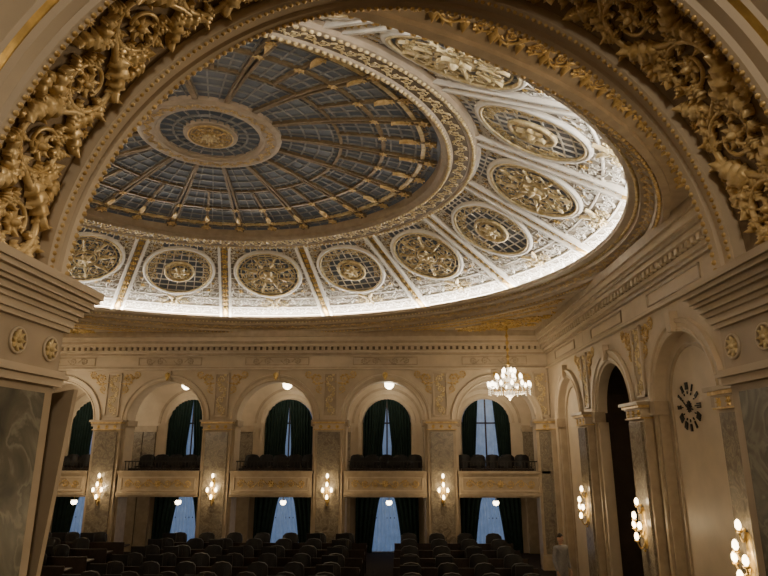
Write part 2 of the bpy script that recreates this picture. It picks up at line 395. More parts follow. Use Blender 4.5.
# ---------------------------------------------------------------- walls with arches
def wm(kind):
    if kind=='far': return lambda v: np.stack([v[...,0],YF-v[...,2],v[...,1]],-1)
    if kind=='right': return lambda v: np.stack([XR-v[...,2],v[...,0],v[...,1]],-1)
    if kind=='left': return lambda v: np.stack([XL+v[...,2],v[...,0],v[...,1]],-1)
    if kind=='back': return lambda v: np.stack([v[...,0],25.4-v[...,2],v[...,1]],-1)
def arcpts(c,r,zs,n=25):
    a=np.linspace(PI,0,n); return np.stack([c+r*np.cos(a),zs+r*np.sin(a)],-1)
def arch_bay(mb,mp,s0,s1,c,r,zs,zb,zt,depth,mat,backface=True,rmat=None):
    def flat(P,n): return mp(np.concatenate([P,np.full(P.shape[:-1]+(1,),n)],-1))
    for n in ((0,-depth) if backface else (0,)):
        for a,b in ((s0,c-r),(c+r,s1)):
            if b>a: mb.grid(flat(np.array([[[a,zb],[b,zb]],[[a,zs],[b,zs]]]),n),mat)
            if b>a: mb.grid(flat(np.array([[[a,zs],[b,zs]],[[a,zt],[b,zt]]]),n),mat)
        P=arcpts(c,r,zs); T=P.copy(); T[:,1]=zt
        mb.grid(flat(np.stack([P,T],1),n),mat)
    P=arcpts(c,r,zs); P=np.concatenate([[[c-r,zb]],P,[[c+r,zb]]])
    mb.grid(np.stack([flat(P,0),flat(P,-depth)],1),rmat or mat)
def arch_mould(mb,mp,c,r,zs,prof,mat,n=29,smooth=False):
    a=np.linspace(PI,0,n)[:,None]; p=np.array(prof)[None]
    g=np.stack([c+(r+p[...,0])*np.cos(a),zs+(r+p[...,0])*np.sin(a),p[...,1]+0*a],-1); mb.grid(mp(g),mat,False,False,smooth)
def frame(mb,mp,s0,s1,z0,z1,w,n,mat):
    for a in ((s0,s1,z0,z0+w),(s0,s1,z1-w,z1),(s0,s0+w,z0,z1),(s1-w,s1,z0,z1)): mb.box(a[0],a[1],a[2],a[3],0,n,mat,mp)
def capital(mb,mp,c,hw,zt,n):
    for a,b,e,mt in ((zt-.07,zt,.12,'plaster2'),(zt-.13,zt-.07,.07,'giltp'),(zt-.16,zt-.13,.03,'plaster2'),(zt-.36,zt-.33,.03,'giltp')): mb.box(c-hw-e,c+hw+e,a,b,-.02,n+e,mt,mp)
    mb.box(c-hw,c+hw,zt-.33,zt-.16,-.02,n,'plaster',mp)
    mm=lambda v: mp(np.stack([c+v[...,0],zt-.245+v[...,1],n+v[...,2]],-1))
    for s in (-.3,0,.3):
        if abs(s)<hw-.05: putm(mb,xf(ROL,s,0,0,.08),mm,'gold')
def pier(mb,mp,c,hw,zb,zt,n=.22):
    mb.box(c-hw,c+hw,zb,zt-.36,-.02,n*.8,'plaster2',mp)
    mb.box(c-hw+.10,c+hw-.10,zb+.5,zt-.42,-.02,n,'marble2',mp)
    mb.box(c-hw-.06,c+hw+.06,zb,zb+.35,-.02,n+.08,'plaster2',mp); mb.box(c-hw-.03,c+hw+.03,zb+.35,zb+.45,-.02,n+.04,'plaster2',mp)
    capital(mb,mp,c,hw,zt,n)
def upper_panel(mb,mp,c,zs):
    frame(mb,mp,c-.27,c+.27,zs+.12,zs+1.72,.05,.06,'plaster')
    mb.box(c-.22,c+.22,zs+.17,zs+1.67,-.01,.012,'plaster2',mp)
    mm=lambda v: mp(np.stack([c-v[...,1],zs+.17+v[...,0],.012+v[...,2]],-1)); rinceau(mb,0,1.5,0,.38,mm,'giltw',True,.95)
    for sg in (-1,1):
        mm=lambda v: mp(np.stack([c+sg*(v[...,0]),zs+v[...,1],.01+v[...,2]],-1))
        for (a,b,r,ro) in ((.50,1.50,.19,.5),(.82,1.66,.13,.1),(.42,1.12,.11,1.2)): putm(mb,xf(SC,a,b,ro,r),mm,'giltp')
def entab(mb,mp,s0,s1):
    z=2.78
    for a,b,e,m in ((z,z+.06,.10,'plaster'),(z+.06,z+.10,.06,'plaster2'),(3.32,3.40,.08,'plaster2'),(3.40,3.50,.14,'plaster'),(3.62,3.72,.30,'plaster'),(3.72,3.80,.36,'plaster2'),(3.80,3.95,.42,'plaster'),(3.95,4.15,.48,'plaster2')):
        mb.box(s0,s1,a,b,-.02,e,m,mp)
    n=int((s1-s0)/.22)
    for i in range(n):
        c=s0+(i+.5)*(s1-s0)/n; mb.box(c-.06,c+.06,3.50,3.62,-.02,.24,'plaster',mp)
    mb.box(s0,s1,3.50,3.62,-.02,.15,'shade',mp)  # dark strip paints the shade between the dentils
ARCHIV=[(-.0,-.02),(0,.05),(.05,.07),(.07,.04),(.16,.04),(.18,.08),(.25,.09),(.27,.03),(.27,0)]
ZS=.95; RA=1.42; FL=-4.0
FC=[-12.65,-8.61,-4.57,-.53,3.51]; FP=[-10.63,-6.59,-2.55,1.49]
mpf=wm('far'); wf=MB()
for c in FC:
    arch_bay(wf,mpf,c-2.02,min(c+2.02,XR+.1),c,RA,ZS,-1.62,4.2,.75,'plaster')
    for sg in (-1,1):
        a,b=sorted((c+sg*RA,c+sg*2.02)); 
        wf.box(a,b,FL,-1.62,-.75,0,'plaster2',mpf)
    wf.box(c-RA,c+RA,-1.72,-1.6,-.75,0,'plaster2',mpf)
    arch_mould(wf,mpf,c,RA-.03,ZS,ARCHIV,'plaster')
    for sg in (-1,1): wf.box(*sorted((c+sg*(RA-.08),c+sg*(RA+.05))),ZS-.22,ZS,-.78,.04,'plaster2',mpf)
    wf.box(c-.11,c+.11,ZS+RA-.02,ZS+RA+.36,0,.16,'plaster',mpf)
    mm=lambda v: mpf(np.stack([c+v[...,0],ZS+RA+.3+v[...,1],.16+v[...,2]],-1)); putm(wf,xf(LF,0,0,-PI/2,.3),mm,'gold')
    mm=lambda v: mpf(np.stack([c+v[...,0],3.10+v[...,1],.03+v[...,2]],-1)); 
    for sg in (-1,1):
        for k_ in (0,1): putm(wf,xf(SC,sg*(.35+.42*k_),0,0 if sg>0 else PI,.12,k_==1),mm,'plaster2')
for c in FP+[XL+.05,XR-.30]:
    hw=.50 if c in FP else .3
    pier(wf,mpf,c,hw,FL,ZS,.24); upper_panel(wf,mpf,c,ZS)
entab(wf,mpf,XL,XR)
for c in FC: 
    frame(wf,mpf,c-1.2,c+1.2,2.95,3.25,.03,.03,'plaster2')
wf.build('wall_far')
RC=[3.70,7.74,11.75,15.75,19.82]; RP=[5.72,9.75,13.75,17.78]
def sidewall(kind,name):
    mp=wm(kind); w=MB(); ND=.20
    for i,c in enumerate(RC):
        s0=YN if i==0 else c-2.03; s1=YF if i==4 else c+2.03
        opening=(i in (1,3))
        arch_bay(w,mp,s0,s1,c,1.30,ZS-.05,FL,4.2,1.6 if opening else ND,'plaster',opening,'deep' if opening else 'plaster')  # open bays get reveals coloured dark to stand for shade
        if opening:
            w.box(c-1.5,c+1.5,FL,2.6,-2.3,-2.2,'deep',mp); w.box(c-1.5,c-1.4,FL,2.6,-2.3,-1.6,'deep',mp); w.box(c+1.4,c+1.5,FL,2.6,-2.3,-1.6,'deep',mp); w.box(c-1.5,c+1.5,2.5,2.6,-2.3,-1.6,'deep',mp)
            for sg in (0,1): frame(w,lambda v:mp(v+np.array([0,0,-2.2])),c-1.05+sg*1.05,c+sg*1.05,-3.9,-1.0,.12,.05,'wood')
            for sg in (-1,1): w.box(*sorted((c+sg*1.18,c+sg*1.31)),FL,ZS-.3,-.25,0.01,'plaster',mp)
            arch_mould(w,mp,c,1.20,ZS-.05,[(0,-.25),(0,0.01),(.12,0.01)],'plaster')
        else:
            w.box(c-1.4,c+1.4,FL,2.4,-ND-.05,-ND,'plaster',mp)
            arch_mould(w,lambda v:mp(v+np.array([0,0,-ND])),c,1.0,ZS-.05,[(0,0),(0,.04),(.07,.04),(.07,0)],'plaster2')
            for sg in (-1,1):
                w.box(*sorted((c+sg*1.0,c+sg*1.07)),FL,ZS-.05,-ND,-ND+.04,'plaster2',mp)
                w.box(*sorted((c+sg*1.24,c+sg*1.31)),FL,ZS-.30,-ND-.02,0.01,'plaster2',mp)
        arch_mould(w,mp,c,1.28,ZS-.05,ARCHIV,'plaster')
        for sg in (-1,1):
            w.box(*sorted((c+sg*1.17,c+sg*1.44)),ZS-.30,ZS-.02,-.18,.12,'plaster2',mp)
            w.box(*sorted((c+sg*1.32,c+sg*1.42)),FL,ZS-.30,-.01,.06,'plaster2',mp)
        w.box(c-.10,c+.10,ZS+1.23,ZS+1.63,0,.16,'plaster',mp)
        frame(w,mp,c-1.2,c+1.2,2.95,3.25,.03,.03,'plaster2')
    for c in RP: pier(w,mp,c,.44,FL,ZS,.26); upper_panel(w,mp,c,ZS)
    for c in (YF-.35,): pier(w,mp,c,.26,FL,ZS,.2)
    entab(w,mp,YN,YF)
    w.build(name)
sidewall('right','wall_right'); sidewall('left','wall_left')

# far gallery (behind arcade)
ga=MB()
ga.box(XL-.2,XR+.4,23.05,25.5,-1.72,-1.58,'plaster2'); ga.box(XL-.2,XR+.4,23.05,24.2,-1.58,-1.36,'carpet'); ga.build('floor_far_gallery')
gc=MB(); gc.box(XL-.2,XR+.4,23.05,25.5,3.0,3.1,'plaster')
for c in FP: gc.box(c-.35,c+.35,23.05,25.4,2.55,3.0,'plaster')
gc.build('ceiling_gallery')
gb=MB(); mpb=wm('back')
gb.box(XL-.2,XR+.4,25.4,25.5,FL,3.1,'plaster')
WR=.98; WZ=.95
for c in FC:
    arch_mould(gb,mpb,c,WR,WZ,[(0,0),(0,.08),(.08,.10),(.20,.06),(.22,0)],'plaster')
    arch_mould(gb,mpb,c,WR+.38,WZ,[(0,0),(0,.05),(.10,.05),(.10,0)],'plaster2')
    for sg in (-1,1):
        gb.box(*sorted((c+sg*WR,c+sg*(WR+.22))),-1.58,WZ,0,.08,'plaster',mpb)
        gb.box(*sorted((c+sg*1.5,c+sg*2.0)),-1.58,.6,0,.12,'marble2',mpb); gb.box(*sorted((c+sg*1.45,c+sg*2.02)),.6,.85,0,.16,'plaster2',mpb)
        gb.box(*sorted((c+sg*1.5,c+sg*2.0)),FL,-1.72,0,.12,'plaster2',mpb)
gb.box(XL-.2,XL,22.3,25.4,FL,3.1,'plaster'); gb.box(XR,XR+.4,23.05,25.4,FL,3.1,'plaster')
gb.build('wall_gallery_back')
def fold(mb,sL,sR,zb,ztop,n0,amp,freq,mat,mp,ns=60,nz=12):
    u=np.linspace(0,1,ns); g=np.zeros((ns,nz,3))
    for j,q in enumerate(np.linspace(0,1,nz)):
        a,b=sL(q),sR(q); s=a+(b-a)*u; zt=ztop(s); 
        g[:,j,0]=s; g[:,j,1]=zb+(zt-zb)*q; g[:,j,2]=n0+amp*np.sin(u*freq*2*PI)+.3*amp*np.sin(u*freq*5+j*.2)
    mb.grid(mp(g),mat,False,False,True)
slit=[.10,.13,.10,.16,.46]
for i,c in enumerate(FC):
    w=MB()
    zt=lambda s:WZ+np.sqrt(np.maximum(0,(WR-.02)**2-(s-c)**2))
    fold(w,lambda q:c-WR+.03,lambda q:c+WR-.03,-1.2,zt,.03,.015,14,'sheer',mpb)
    w.box(c-.03,c+.03,-1.2,WZ+WR-.02,.045,.06,'wood',mpb); w.box(c-WR,c+WR,WZ-.03,WZ+.03,.045,.06,'wood',mpb); w.box(c-WR,c+WR,-1.25,-1.15,0,.06,'wood',mpb)
    w.build('window_%d'%(i+1))
    e=empty('green_curtain' if i==0 else 'green_curtain.%03d'%i)
    for sg in (-1,1):
        m=MB(); sl=slit[i]
        inner=lambda q:c+sg*(sl*max(0.02,(1.25-2.2*abs(q-.42))) if i<4 else sl*(1.2-.55*q))
        outer=lambda q:c+sg*(WR+.0)
        a,b=(outer,inner) if sg<0 else (inner,outer)
        fold(m,a,b,-1.5,zt,.15,.045,8,'green',mpb); m.build('drape',e)
    w=MB(); top=-1.95
    fold(w,lambda q:c-.62-.12*(1-q),lambda q:c+.50+.25*(1-q),FL+.05,lambda s:top+0*s,.05,.035,9,'sheer',mpb)
    w.box(c-1.2,c+1.2,top,top+.10,0,.08,'wood',mpb)
    w.box(c-.7,c+.7,-2.75,-2.70,.0,.02,'wood',mpb); w.build('window_%d'%(i+6))
    e=empty('green_curtain.%03d'%(i+5))
    for sg in (-1,1):
        m=MB(); inner=lambda q:c+sg*(.26+.34*(1-q)**.7); outer=lambda q:c+sg*1.25
        a,b=(outer,inner) if sg<0 else (inner,outer)
        fold(m,a,b,FL+.02,lambda s:top+.05+0*s,.18,.05,5,'green',mpb); m.build('drape',e)

# balconies
def chair_geo(mb,x,y,z,face=1,w=.56):
    f=face
    mb.box(x-w/2,x+w/2,*sorted((y-.25*f,y+.25*f)),z+.38,z+.50,'black')
    g=[]
    for zz,hw,b in ((.48,.23,.0),(.62,.26,.02),(.85,.27,.05),(1.0,.25,.08),(1.07,.17,.10)):
        g.append([[x-hw,y+f*(.20+b),z+zz],[x,y+f*(.25+b),z+zz+.02],[x+hw,y+f*(.20+b),z+zz],[x+hw,y+f*(.30+b),z+zz],[x,y+f*(.34+b),z+zz+.02],[x-hw,y+f*(.30+b),z+zz]])
    mb.grid(np.array(g),'black',False,True,True)
    mb.add(np.array(g[-1]),[[0,1,4,5],[1,2,3,4]],'black')
    for sx in (-1,1):
        mb.box(x+sx*(w/2-.03)-.03,x+sx*(w/2-.03)+.03,*sorted((y-.22*f,y+.26*f)),z+.62,z+.67,'wood')
        mb.box(x+sx*(w/2-.03)-.02,x+sx*(w/2-.03)+.02,*sorted((y-.20*f,y-.15*f)),z,z+.62,'wood')
        mb.box(x+sx*(w/2-.03)-.02,x+sx*(w/2-.03)+.02,*sorted((y+.22*f,y+.27*f)),z,z+.62,'wood')
def monitor_geo(mb,x,y,z):
    mb.box(x-.12,x+.12,y-.06,y+.06,z,z+.02,'black'); mb.box(x-.02,x+.02,y-.015,y+.015,z,z+.12,'black'); mb.box(x-.22,x+.22,y-.02,y+.02,z+.10,z+.38,'black')
for i,c in enumerate(FC):
    b=MB(); r0,r1=c-1.46,c+1.46
    if i==4: r1=XR-.12
    b.box(r0,r1,-1.60,-.90,.0,.14,'plaster2',mpf)
    b.box(r0-.02,r1+.02,-.90,-.82,0,.24,'plaster2',mpf); b.box(r0,r1,-.96,-.90,0,.19,'plaster2',mpf)
    b.box(r0,r1,-1.64,-1.56,0,.22,'plaster2',mpf); b.box(r0,r1,-1.70,-1.64,0,.16,'plaster2',mpf)
    bm=lambda v: mpf(v+np.array([0,0,.14])); L=r1-r0
    frame(b,bm,r0+.12,r1-.12,-1.50,-1.02,.04,.03,'plaster')
    mm=lambda v: mpf(np.stack([c+v[...,0],-1.26+v[...,1],.145+v[...,2]],-1))
    putm(b,xf(RO,0,0,0,.14),mm,'giltp')
    for k_ in range(3):
        putm(b,xf(SC,.35+.36*k_,0,0,.12,k_%2==1),mm,'giltp'); putm(b,xf(SC,-.35-.36*k_,0,PI,.12,k_%2==1),mm,'giltp')
    b.box(r0+.15,r1-.15,-.52,-.48,.05,.08,'dark',mpf)
    for q in np.arange(r0+.2,r1-.15,.12): b.box(q-.012,q+.012,-.82,-.5,.056,.074,'dark',mpf)
    b.build('balcony' if i==0 else 'balcony.%03d'%i)
    s=MB()
    s.box(c-1.3,c+1.3,22.62,22.95,-.80,-.75,'wood'); s.box(c-1.3,c+1.3,22.60,22.64,-1.58,-.75,'wood'); s.box(c-1.3,c-1.26,22.64,22.95,-1.58,-.80,'wood'); s.box(c+1.26,c+1.3,22.64,22.95,-1.58,-.80,'wood')
    for q in (-1.1,-.55,0,.55,1.1): chair_geo(s,c+q,23.45,-1.36,1,.52)
    for q in (-.8,.25): monitor_geo(s,c+q+.1*random.random(),22.76,-.75)
    s.build('gallery_seat_row' if i==0 else 'gallery_seat_row.%03d'%i)

# ---------------------------------------------------------------- floor & seating
fl=MB(); fl.box(XL-.3,XR+2.4,YN-.2,25.5,FL-.15,FL,'carpet'); fl.build('floor')
def seatrow(name,y,z,x0,x1):
    m=MB(); 
    if z>FL+.01: m.box(x0-.2,x1+.2,y-.6,y+.62,FL,z,'carpet')
    m.box(x0,x1,y-.20,y+.25,z+.74,z+.78,'wood'); m.box(x0,x1,y-.22,y-.18,z,z+.90,'wood')
    x=x0
    while x<x1-.1:
        m.box(x,x+.04,y-.18,y+.22,z,z+.74,'wood')
        if x+.9<x1:
            m.box(x+.1,x+.86,y-.235,y-.22,z+.12,z+.68,'dark')
            chair_geo(m,x+.47,y+.38,z,1,.56)
            m.box(x+.70,x+.78,y-.1,y,z+.78,z+.80,'black'); m.box(x+.735,x+.745,y-.055,y-.045,z+.80,z+1.08,'black')
            if random.random()<.45: monitor_geo(m,x+.4,y-.02,z+.78)
        x+=.95
    m.build(name)
for i,(y,z) in enumerate(((21.0,-3.90),(19.8,-3.92),(18.6,-3.95),(17.4,-3.98),(16.2,-4.0),(14.9,-4.0),(13.5,-4.0),(12.0,-4.0),(10.5,-4.0))):
    for j,(x0,x1) in enumerate(((-13.6,-9.0),(-8.0,-1.1),(-.2,3.6))):
        k=i*3+j; seatrow('assembly_desk_row' if k==0 else 'assembly_desk_row.%03d'%k,y,z,x0,x1)

# ---------------------------------------------------------------- fittings
def sphere(mb,x,y,z,r,mat,sz=1.,a=12,b=8):
    th=np.linspace(0,2*PI,a,endpoint=False)[:,None]; ph=np.linspace(-PI/2,PI/2,b)[None]
    mb.grid(np.stack([x+r*np.cos(ph)*np.cos(th),y+r*np.cos(ph)*np.sin(th),z+r*sz*np.sin(ph)+0*th],-1),mat,True,False,True)
def rev(mb,x,y,prof,mat,a=16):
    th=np.linspace(0,2*PI,a,endpoint=False)[:,None]; p=np.array(prof,float)[None]
    mb.grid(np.stack([x+p[...,0]*np.cos(th),y+p[...,0]*np.sin(th),p[...,1]+0*th],-1),mat,True,False,True)
def tube3(mb,P,r,mat,sides=6):
    P=np.asarray(P,float); d=np.gradient(P,axis=0); d/=np.linalg.norm(d,axis=1)[:,None]+1e-9
    up=np.array([0,0,1.]); a=np.cross(d,up); n=np.linalg.norm(a,axis=1)[:,None]; a=np.where(n<1e-3,np.array([[1.,0,0]]),a/(n+1e-9)); b=np.cross(d,a)
    t=np.linspace(0,2*PI,sides,endpoint=False); r=np.broadcast_to(r,(len(P),))
    g=P[:,None]+r[:,None,None]*(np.cos(t)[None,:,None]*a[:,None]+np.sin(t)[None,:,None]*b[:,None]); mb.grid(g,mat,False,True,True)
def point(name,loc,e,col=(1,.82,.6),r=.05,parent=None):
    l=bpy.data.lights.new(name,'POINT'); l.energy=e; l.color=col; l.shadow_soft_size=r
    o=bpy.data.objects.new(name,l); o.location=loc; bpy.context.scene.collection.objects.link(o)
    if parent: o.parent=parent
    return o
cnt=[0]
def sconce(x,y,z,dx,dy):
    e=empty('wall_sconce' if cnt[0]==0 else 'wall_sconce.%03d'%cnt[0],(x,y,z)); cnt[0]+=1
    b=MB(); tx,ty=-dy,dx
    g=[]
    for zz,w in ((-.42,.02),(-.34,.07),(-.15,.05),(0,.09),(.18,.06),(.33,.08),(.42,.02)):
        g.append([[tx*w,ty*w,zz],[dx*.05,dy*.05,zz],[-tx*w,-ty*w,zz]])
    b.grid(np.array(g),'gold',False,False,True)
    for (s,h,o) in ((-.15,-.05,.14),(.15,-.05,.14),(0,-.28,.17),(0,.14,.18),(0,.42,.10)):
        q=np.linspace(0,1,8)
        P=np.stack([tx*s*q+dx*(.03+o*q),ty*s*q+dy*(.03+o*q),h-.14*np.sin(q*PI)+0*q],-1); tube3(b,P,.014,'gold')
        px,py=tx*s+dx*(.03+o),ty*s+dy*(.03+o)
        rev(b,px,py,[(.01,h-.02),(.05,h),(.055,h+.02),(.02,h+.03)],'gold',10)
        rev(b,px,py,[(.02,h+.03),(.045,h+.07),(.042,h+.13),(.022,h+.17),(.005,h+.18)],'lamp',10)
    sphere(b,dx*.05,dy*.05,-.46,.03,'gold'); sphere(b,dx*.05,dy*.05,.45,.03,'gold')
    b.build('bracket',e)
    point('lamp_glow',(dx*.42,dy*.42,.1),18,(1,.74,.42),.05,e)
for c in FP: sconce(c,YF-.24,-1.5,0,-1)
for c in RP: sconce(XR-.26,c,-1.65,-1,0)
for c in RP: sconce(XL+.26,c,-1.65,1,0)
cc=[0]
def chandelier(x,y,z,e_):
    e=empty('crystal_chandelier' if cc[0]==0 else 'crystal_chandelier.%03d'%cc[0],(x,y,z)); cc[0]+=1
    b=MB(); top=4.14-z
    tube3(b,[(0,0,.45),(0,0,top*.6),(0,0,top)],.028,'gold'); rev(b,0,0,[(.16,top),(.15,top-.05),(.05,top-.12),(.01,top-.14)],'gold')
    for k in range(6): sphere(b,0,0,.72+.24*k,.06,'gold',1.3)
    rev(b,0,0,[(.01,.62),(.06,.58),(.03,.50),(.10,.42),(.05,.34),(.07,.20),(.14,.08),(.06,-.02),(.10,-.14),(.20,-.22),(.14,-.34),(.04,-.42),(.01,-.5)],'crystal')
    for n,R,h,dz in ((12,.68,-.10,.0),(8,.42,.16,0),(5,.2,.36,0)):
        for i in range(n):
            a=i*2*PI/n+n; q=np.linspace(0,1,9); rr=.05+(R-.05)*q
            tube3(b,np.stack([rr*math.cos(a),rr*math.sin(a),h-.13*np.sin(q*PI*1.15)+.02*q],-1),.012,'gold')
            px,py=R*math.cos(a),R*math.sin(a)
            rev(b,px,py,[(.005,h-.02),(.06,h+.05),(.02,h+.06)],'crystal',8)
            rev(b,px,py,[(.02,h+.06),(.05,h+.10),(.05,h+.17),(.015,h+.23)],'lampw',8)
            for k in (0,1,2): sphere(b,px,py,h-.07-.06*k,.02,'crystal',1.4,6,5)
        for i in range(n*3):
            a=i*2*PI/n/3; R2=R*.72; sphere(b,R2*math.cos(a),R2*math.sin(a),h-.15,.022,'crystal',1.7,6,5)
    for R in (.68,.42): 
        a=np.linspace(0,2*PI,33); tube3(b,np.stack([R*.72*np.cos(a),R*.72*np.sin(a),0*a+(-.18 if R>.5 else .08)],-1),.012,'gold')
    b.build('frame',e); point('glow',(0,0,-.65),e_,(1,.80,.54),.15,e)
chandelier(3.66,20.3,1.98,80); chandelier(-12.8,20.3,1.98,110); chandelier(3.7,4.1,2.2,230); chandelier(-12.6,4.1,2.2,230)  # last three are added out of view as fill light for the hall
for i,c in enumerate(FC):
    e=empty('ceiling_lamp' if i==0 else 'ceiling_lamp.%03d'%i,(c+.12,23.9,0)); b=MB()
    rev(b,0,0,[(.10,3.0),(.10,2.94),(.03,2.92),(.015,2.6),(.10,2.55)],'gold'); rev(b,0,0,[(.10,2.55),(.19,2.44),(.17,2.30),(.08,2.22),(.01,2.20)],'lampw'); b.build('globe',e)
    point('glow',(0,0,2.0),30,(1,.84,.62),.1,e)
    e=empty('ceiling_lamp.%03d'%(i+5),(c+.1,24.1,0)); b=MB()
    rev(b,0,0,[(.12,-1.72),(.12,-1.76),(.015,-1.78),(.015,-1.95),(.09,-1.97)],'gold'); rev(b,0,0,[(.09,-1.97),(.12,-2.04),(.08,-2.12),(.01,-2.14)],'lampw'); b.build('globe',e)
    point('glow',(0,0,-2.25),6,(1,.8,.55),.08,e)

# clock
ck=MB(); e=empty('wall_clock',(XR+.195,12.05,.76)); 
mpk=lambda v: np.stack([-v[...,2]-.0,v[...,0]*-1,v[...,1]],-1)
def prism(mb,pts,h,mat,mp,n0=0):
    k=len(pts); P=np.array(pts,float)
    a=np.concatenate([P,np.full((k,1),n0)],1); b=np.concatenate([P,np.full((k,1),n0+h)],1)
    mb.add(mp(np.concatenate([a,b])),[[i,(i+1)%k,(i+1)%k+k,i+k] for i in range(k)],mat); mb.add(mp(b),[list(range(k))],mat)
def rotp(pts,a): return [(x*math.cos(a)-y*math.sin(a),x*math.sin(a)+y*math.cos(a)) for x,y in pts]
ROM=['XII','I','II','III','IIII','V','VI','VII','VIII','IX','X','XI']
for i,s in enumerate(ROM):
    a=-i*PI/6; n=len(s); w=.036; x0=-(n-1)*w/2
    for j,ch in enumerate(s):
        x=x0+j*w
        if ch=='I': segs=[((x,.33),(x,.47))]
        elif ch=='V': segs=[((x-.013,.47),(x,.33)),((x+.013,.47),(x,.33))]
        else: segs=[((x-.016,.47),(x+.016,.33)),((x+.016,.47),(x-.016,.33))]
        for (p,q) in segs:
            t=.013; prism(ck,rotp([(p[0]-t,p[1]),(p[0]+t,p[1]),(q[0]+t,q[1]),(q[0]-t,q[1])],a),.02,'dark',mpk)
    prism(ck,rotp([(-.012,.27),(0,.30),(.012,.27),(0,.24)],a),.02,'dark',mpk)
for i in range(12): prism(ck,rotp([(-.025,.06),(0,.12),(.025,.06)],i*PI/6),.015,'dark',mpk)
k=[(.06*math.cos(a),.06*math.sin(a)) for a in np.linspace(0,2*PI,24,endpoint=False)]; prism(ck,k,.03,'dark',mpk)
prism(ck,rotp([(-.014,-.08),(-.016,.2),(0,.25),(.016,.2),(.014,-.08)],-1.9),.01,'dark',mpk,.035); prism(ck,rotp([(-.010,-.1),(-.012,.3),(0,.36),(.012,.3),(.010,-.1)],.9),.01,'dark',mpk,.05)
ck.build('dial',e)

# ---------------------------------------------------------------- near arch (camera stands in the gallery behind it)
AX,AZ,R0=-.05,.645,1.344
na=MB()
prof=[(2.42,1.80,'p'),(2.42,1.62,'p'),(2.44,1.60,'p'),(2.44,1.40,'p'),(2.42,1.375,'p'),(2.40,1.350,'p'),(2.385,1.344,'p'),(2.355,1.352,'p'),(2.345,1.366,'p'),(2.295,1.366,'p'),(2.29,1.352,'p'),(2.272,1.344,'p'),(2.255,1.352,'p'),(2.25,1.400,'p'),
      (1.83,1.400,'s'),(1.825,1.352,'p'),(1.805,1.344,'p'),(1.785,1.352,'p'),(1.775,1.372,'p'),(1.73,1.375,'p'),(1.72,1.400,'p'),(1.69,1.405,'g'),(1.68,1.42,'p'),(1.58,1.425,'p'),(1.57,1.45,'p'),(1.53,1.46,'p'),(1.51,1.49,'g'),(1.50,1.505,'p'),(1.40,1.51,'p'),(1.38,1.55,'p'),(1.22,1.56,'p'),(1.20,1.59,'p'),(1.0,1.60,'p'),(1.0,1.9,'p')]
ang=np.linspace(0,PI,97)[:,None]
for i in range(len(prof)-1):
    (y0,r0,_),(y1,r1,k)=prof[i],prof[i+1]
    r=np.array([[r0,r1]]); y=np.array([[y0,y1]])
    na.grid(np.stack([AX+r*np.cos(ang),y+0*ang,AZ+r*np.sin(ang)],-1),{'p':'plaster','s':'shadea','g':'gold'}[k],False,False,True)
def amap(rb,yc):
    def f(v):
        a=v[...,0]/rb; r=rb-v[...,2]
        return np.stack([AX+r*np.cos(a),yc+v[...,1],AZ+r*np.sin(a)],-1)
    return f
acanthus_band(na,.02,PI*1.40-.02,.405,amap(1.396,2.04),'gilta',.76)
beads(na,0,PI*1.344,0,.013,.034,amap(1.346,2.385),'giltp')
beads(na,0,PI*1.344,0,.011,.030,amap(1.346,2.272),'giltp')
beads(na,0,PI*1.344,0,.012,.032,amap(1.346,1.805),'giltp')
def nm(yy,sg): return lambda v: np.stack([v[...,0],yy+sg*v[...,2],v[...,1]],-1)
HW=1.79
arch_bay(na,nm(2.41,-1),XL,XR+.1,AX,HW,AZ,FL,4.2,0.0,'plaster',False)
arch_bay(na,nm(1.0,1),AX-3.2,AX+3.2,AX,HW,AZ,-1.6,3.4,0.0,'plaster',False)
for sg in (-1,1):
    def jm(v,sg=sg):
        return np.stack([AX+sg*(R0-v[...,2]),v[...,0],v[...,1]],-1)
    def jb(y0,y1,z0,z1,n,mat): na.box(y0,y1,z0,z1,-.5,n,mat,jm)
    H=AZ
    for z0,z1,n in ((H-.03,H,.105),(H-.05,H-.03,.095),(H-.075,H-.05,.078),(H-.09,H-.075,.066),(H-.115,H-.09,.05),(H-.135,H-.115,.035),(H-.165,H-.135,.025),(H-.185,H-.165,.015)):
        jb(1.02-n*.3,2.43+n*.8,z0,z1,n,'plaster')
    jb(1.05,2.42,H-.38,H-.18,.0,'plaster2')
    for z0,z1,n in ((H-.38,H-.365,.03),(H-.365,H-.35,.018),(H-.41,H-.38,.014)): jb(1.03-n*.3,2.43+n*.8,z0,z1,n,'plaster')
    for y in (1.29,1.50,1.71,1.92,2.13,2.34):
        mm=lambda v: jm(np.stack([y+v[...,0],H-.268+v[...,1],.0+v[...,2]],-1)); putm(na,xf(RO,0,0,0,.040),mm,'giltw')
        th=np.linspace(0,2*PI,21); putm(na,tubeT(np.stack([.046*np.cos(th),.046*np.sin(th)],-1),.006,5,.003),mm,'plaster')
    jb(1.08,2.42,-1.6,H-.40,-.012,'plaster2')
    jb(1.60,2.35,-1.25,H-.44,.0,'marble'); jb(1.10,1.55,-1.25,H-.44,.0,'marble')
    jb(1.04,2.44,-1.6,-1.3,.04,'plaster2')
na.box(AX-HW-.1,AX-R0-.05,1.0,2.42,-1.7,AZ,'plaster') ; na.box(AX+R0+.05,AX+HW+.1,1.0,2.42,-1.7,AZ,'plaster')
na.build('wall_near')
lb=MB()
pts=np.array([[-1.50,2.50,-1.6],[-1.62,2.50,-1.6],[-1.46,2.50,.215],[-1.36,2.50,.235]]); q=pts+np.array([0,.03,0])
lb.add(np.concatenate([pts,q]),[[0,1,2,3],[4,5,6,7],[0,1,5,4],[1,2,6,5],[2,3,7,6],[3,0,4,7]],'plaster2'); lb.build('leaning_board')
bl=MB()
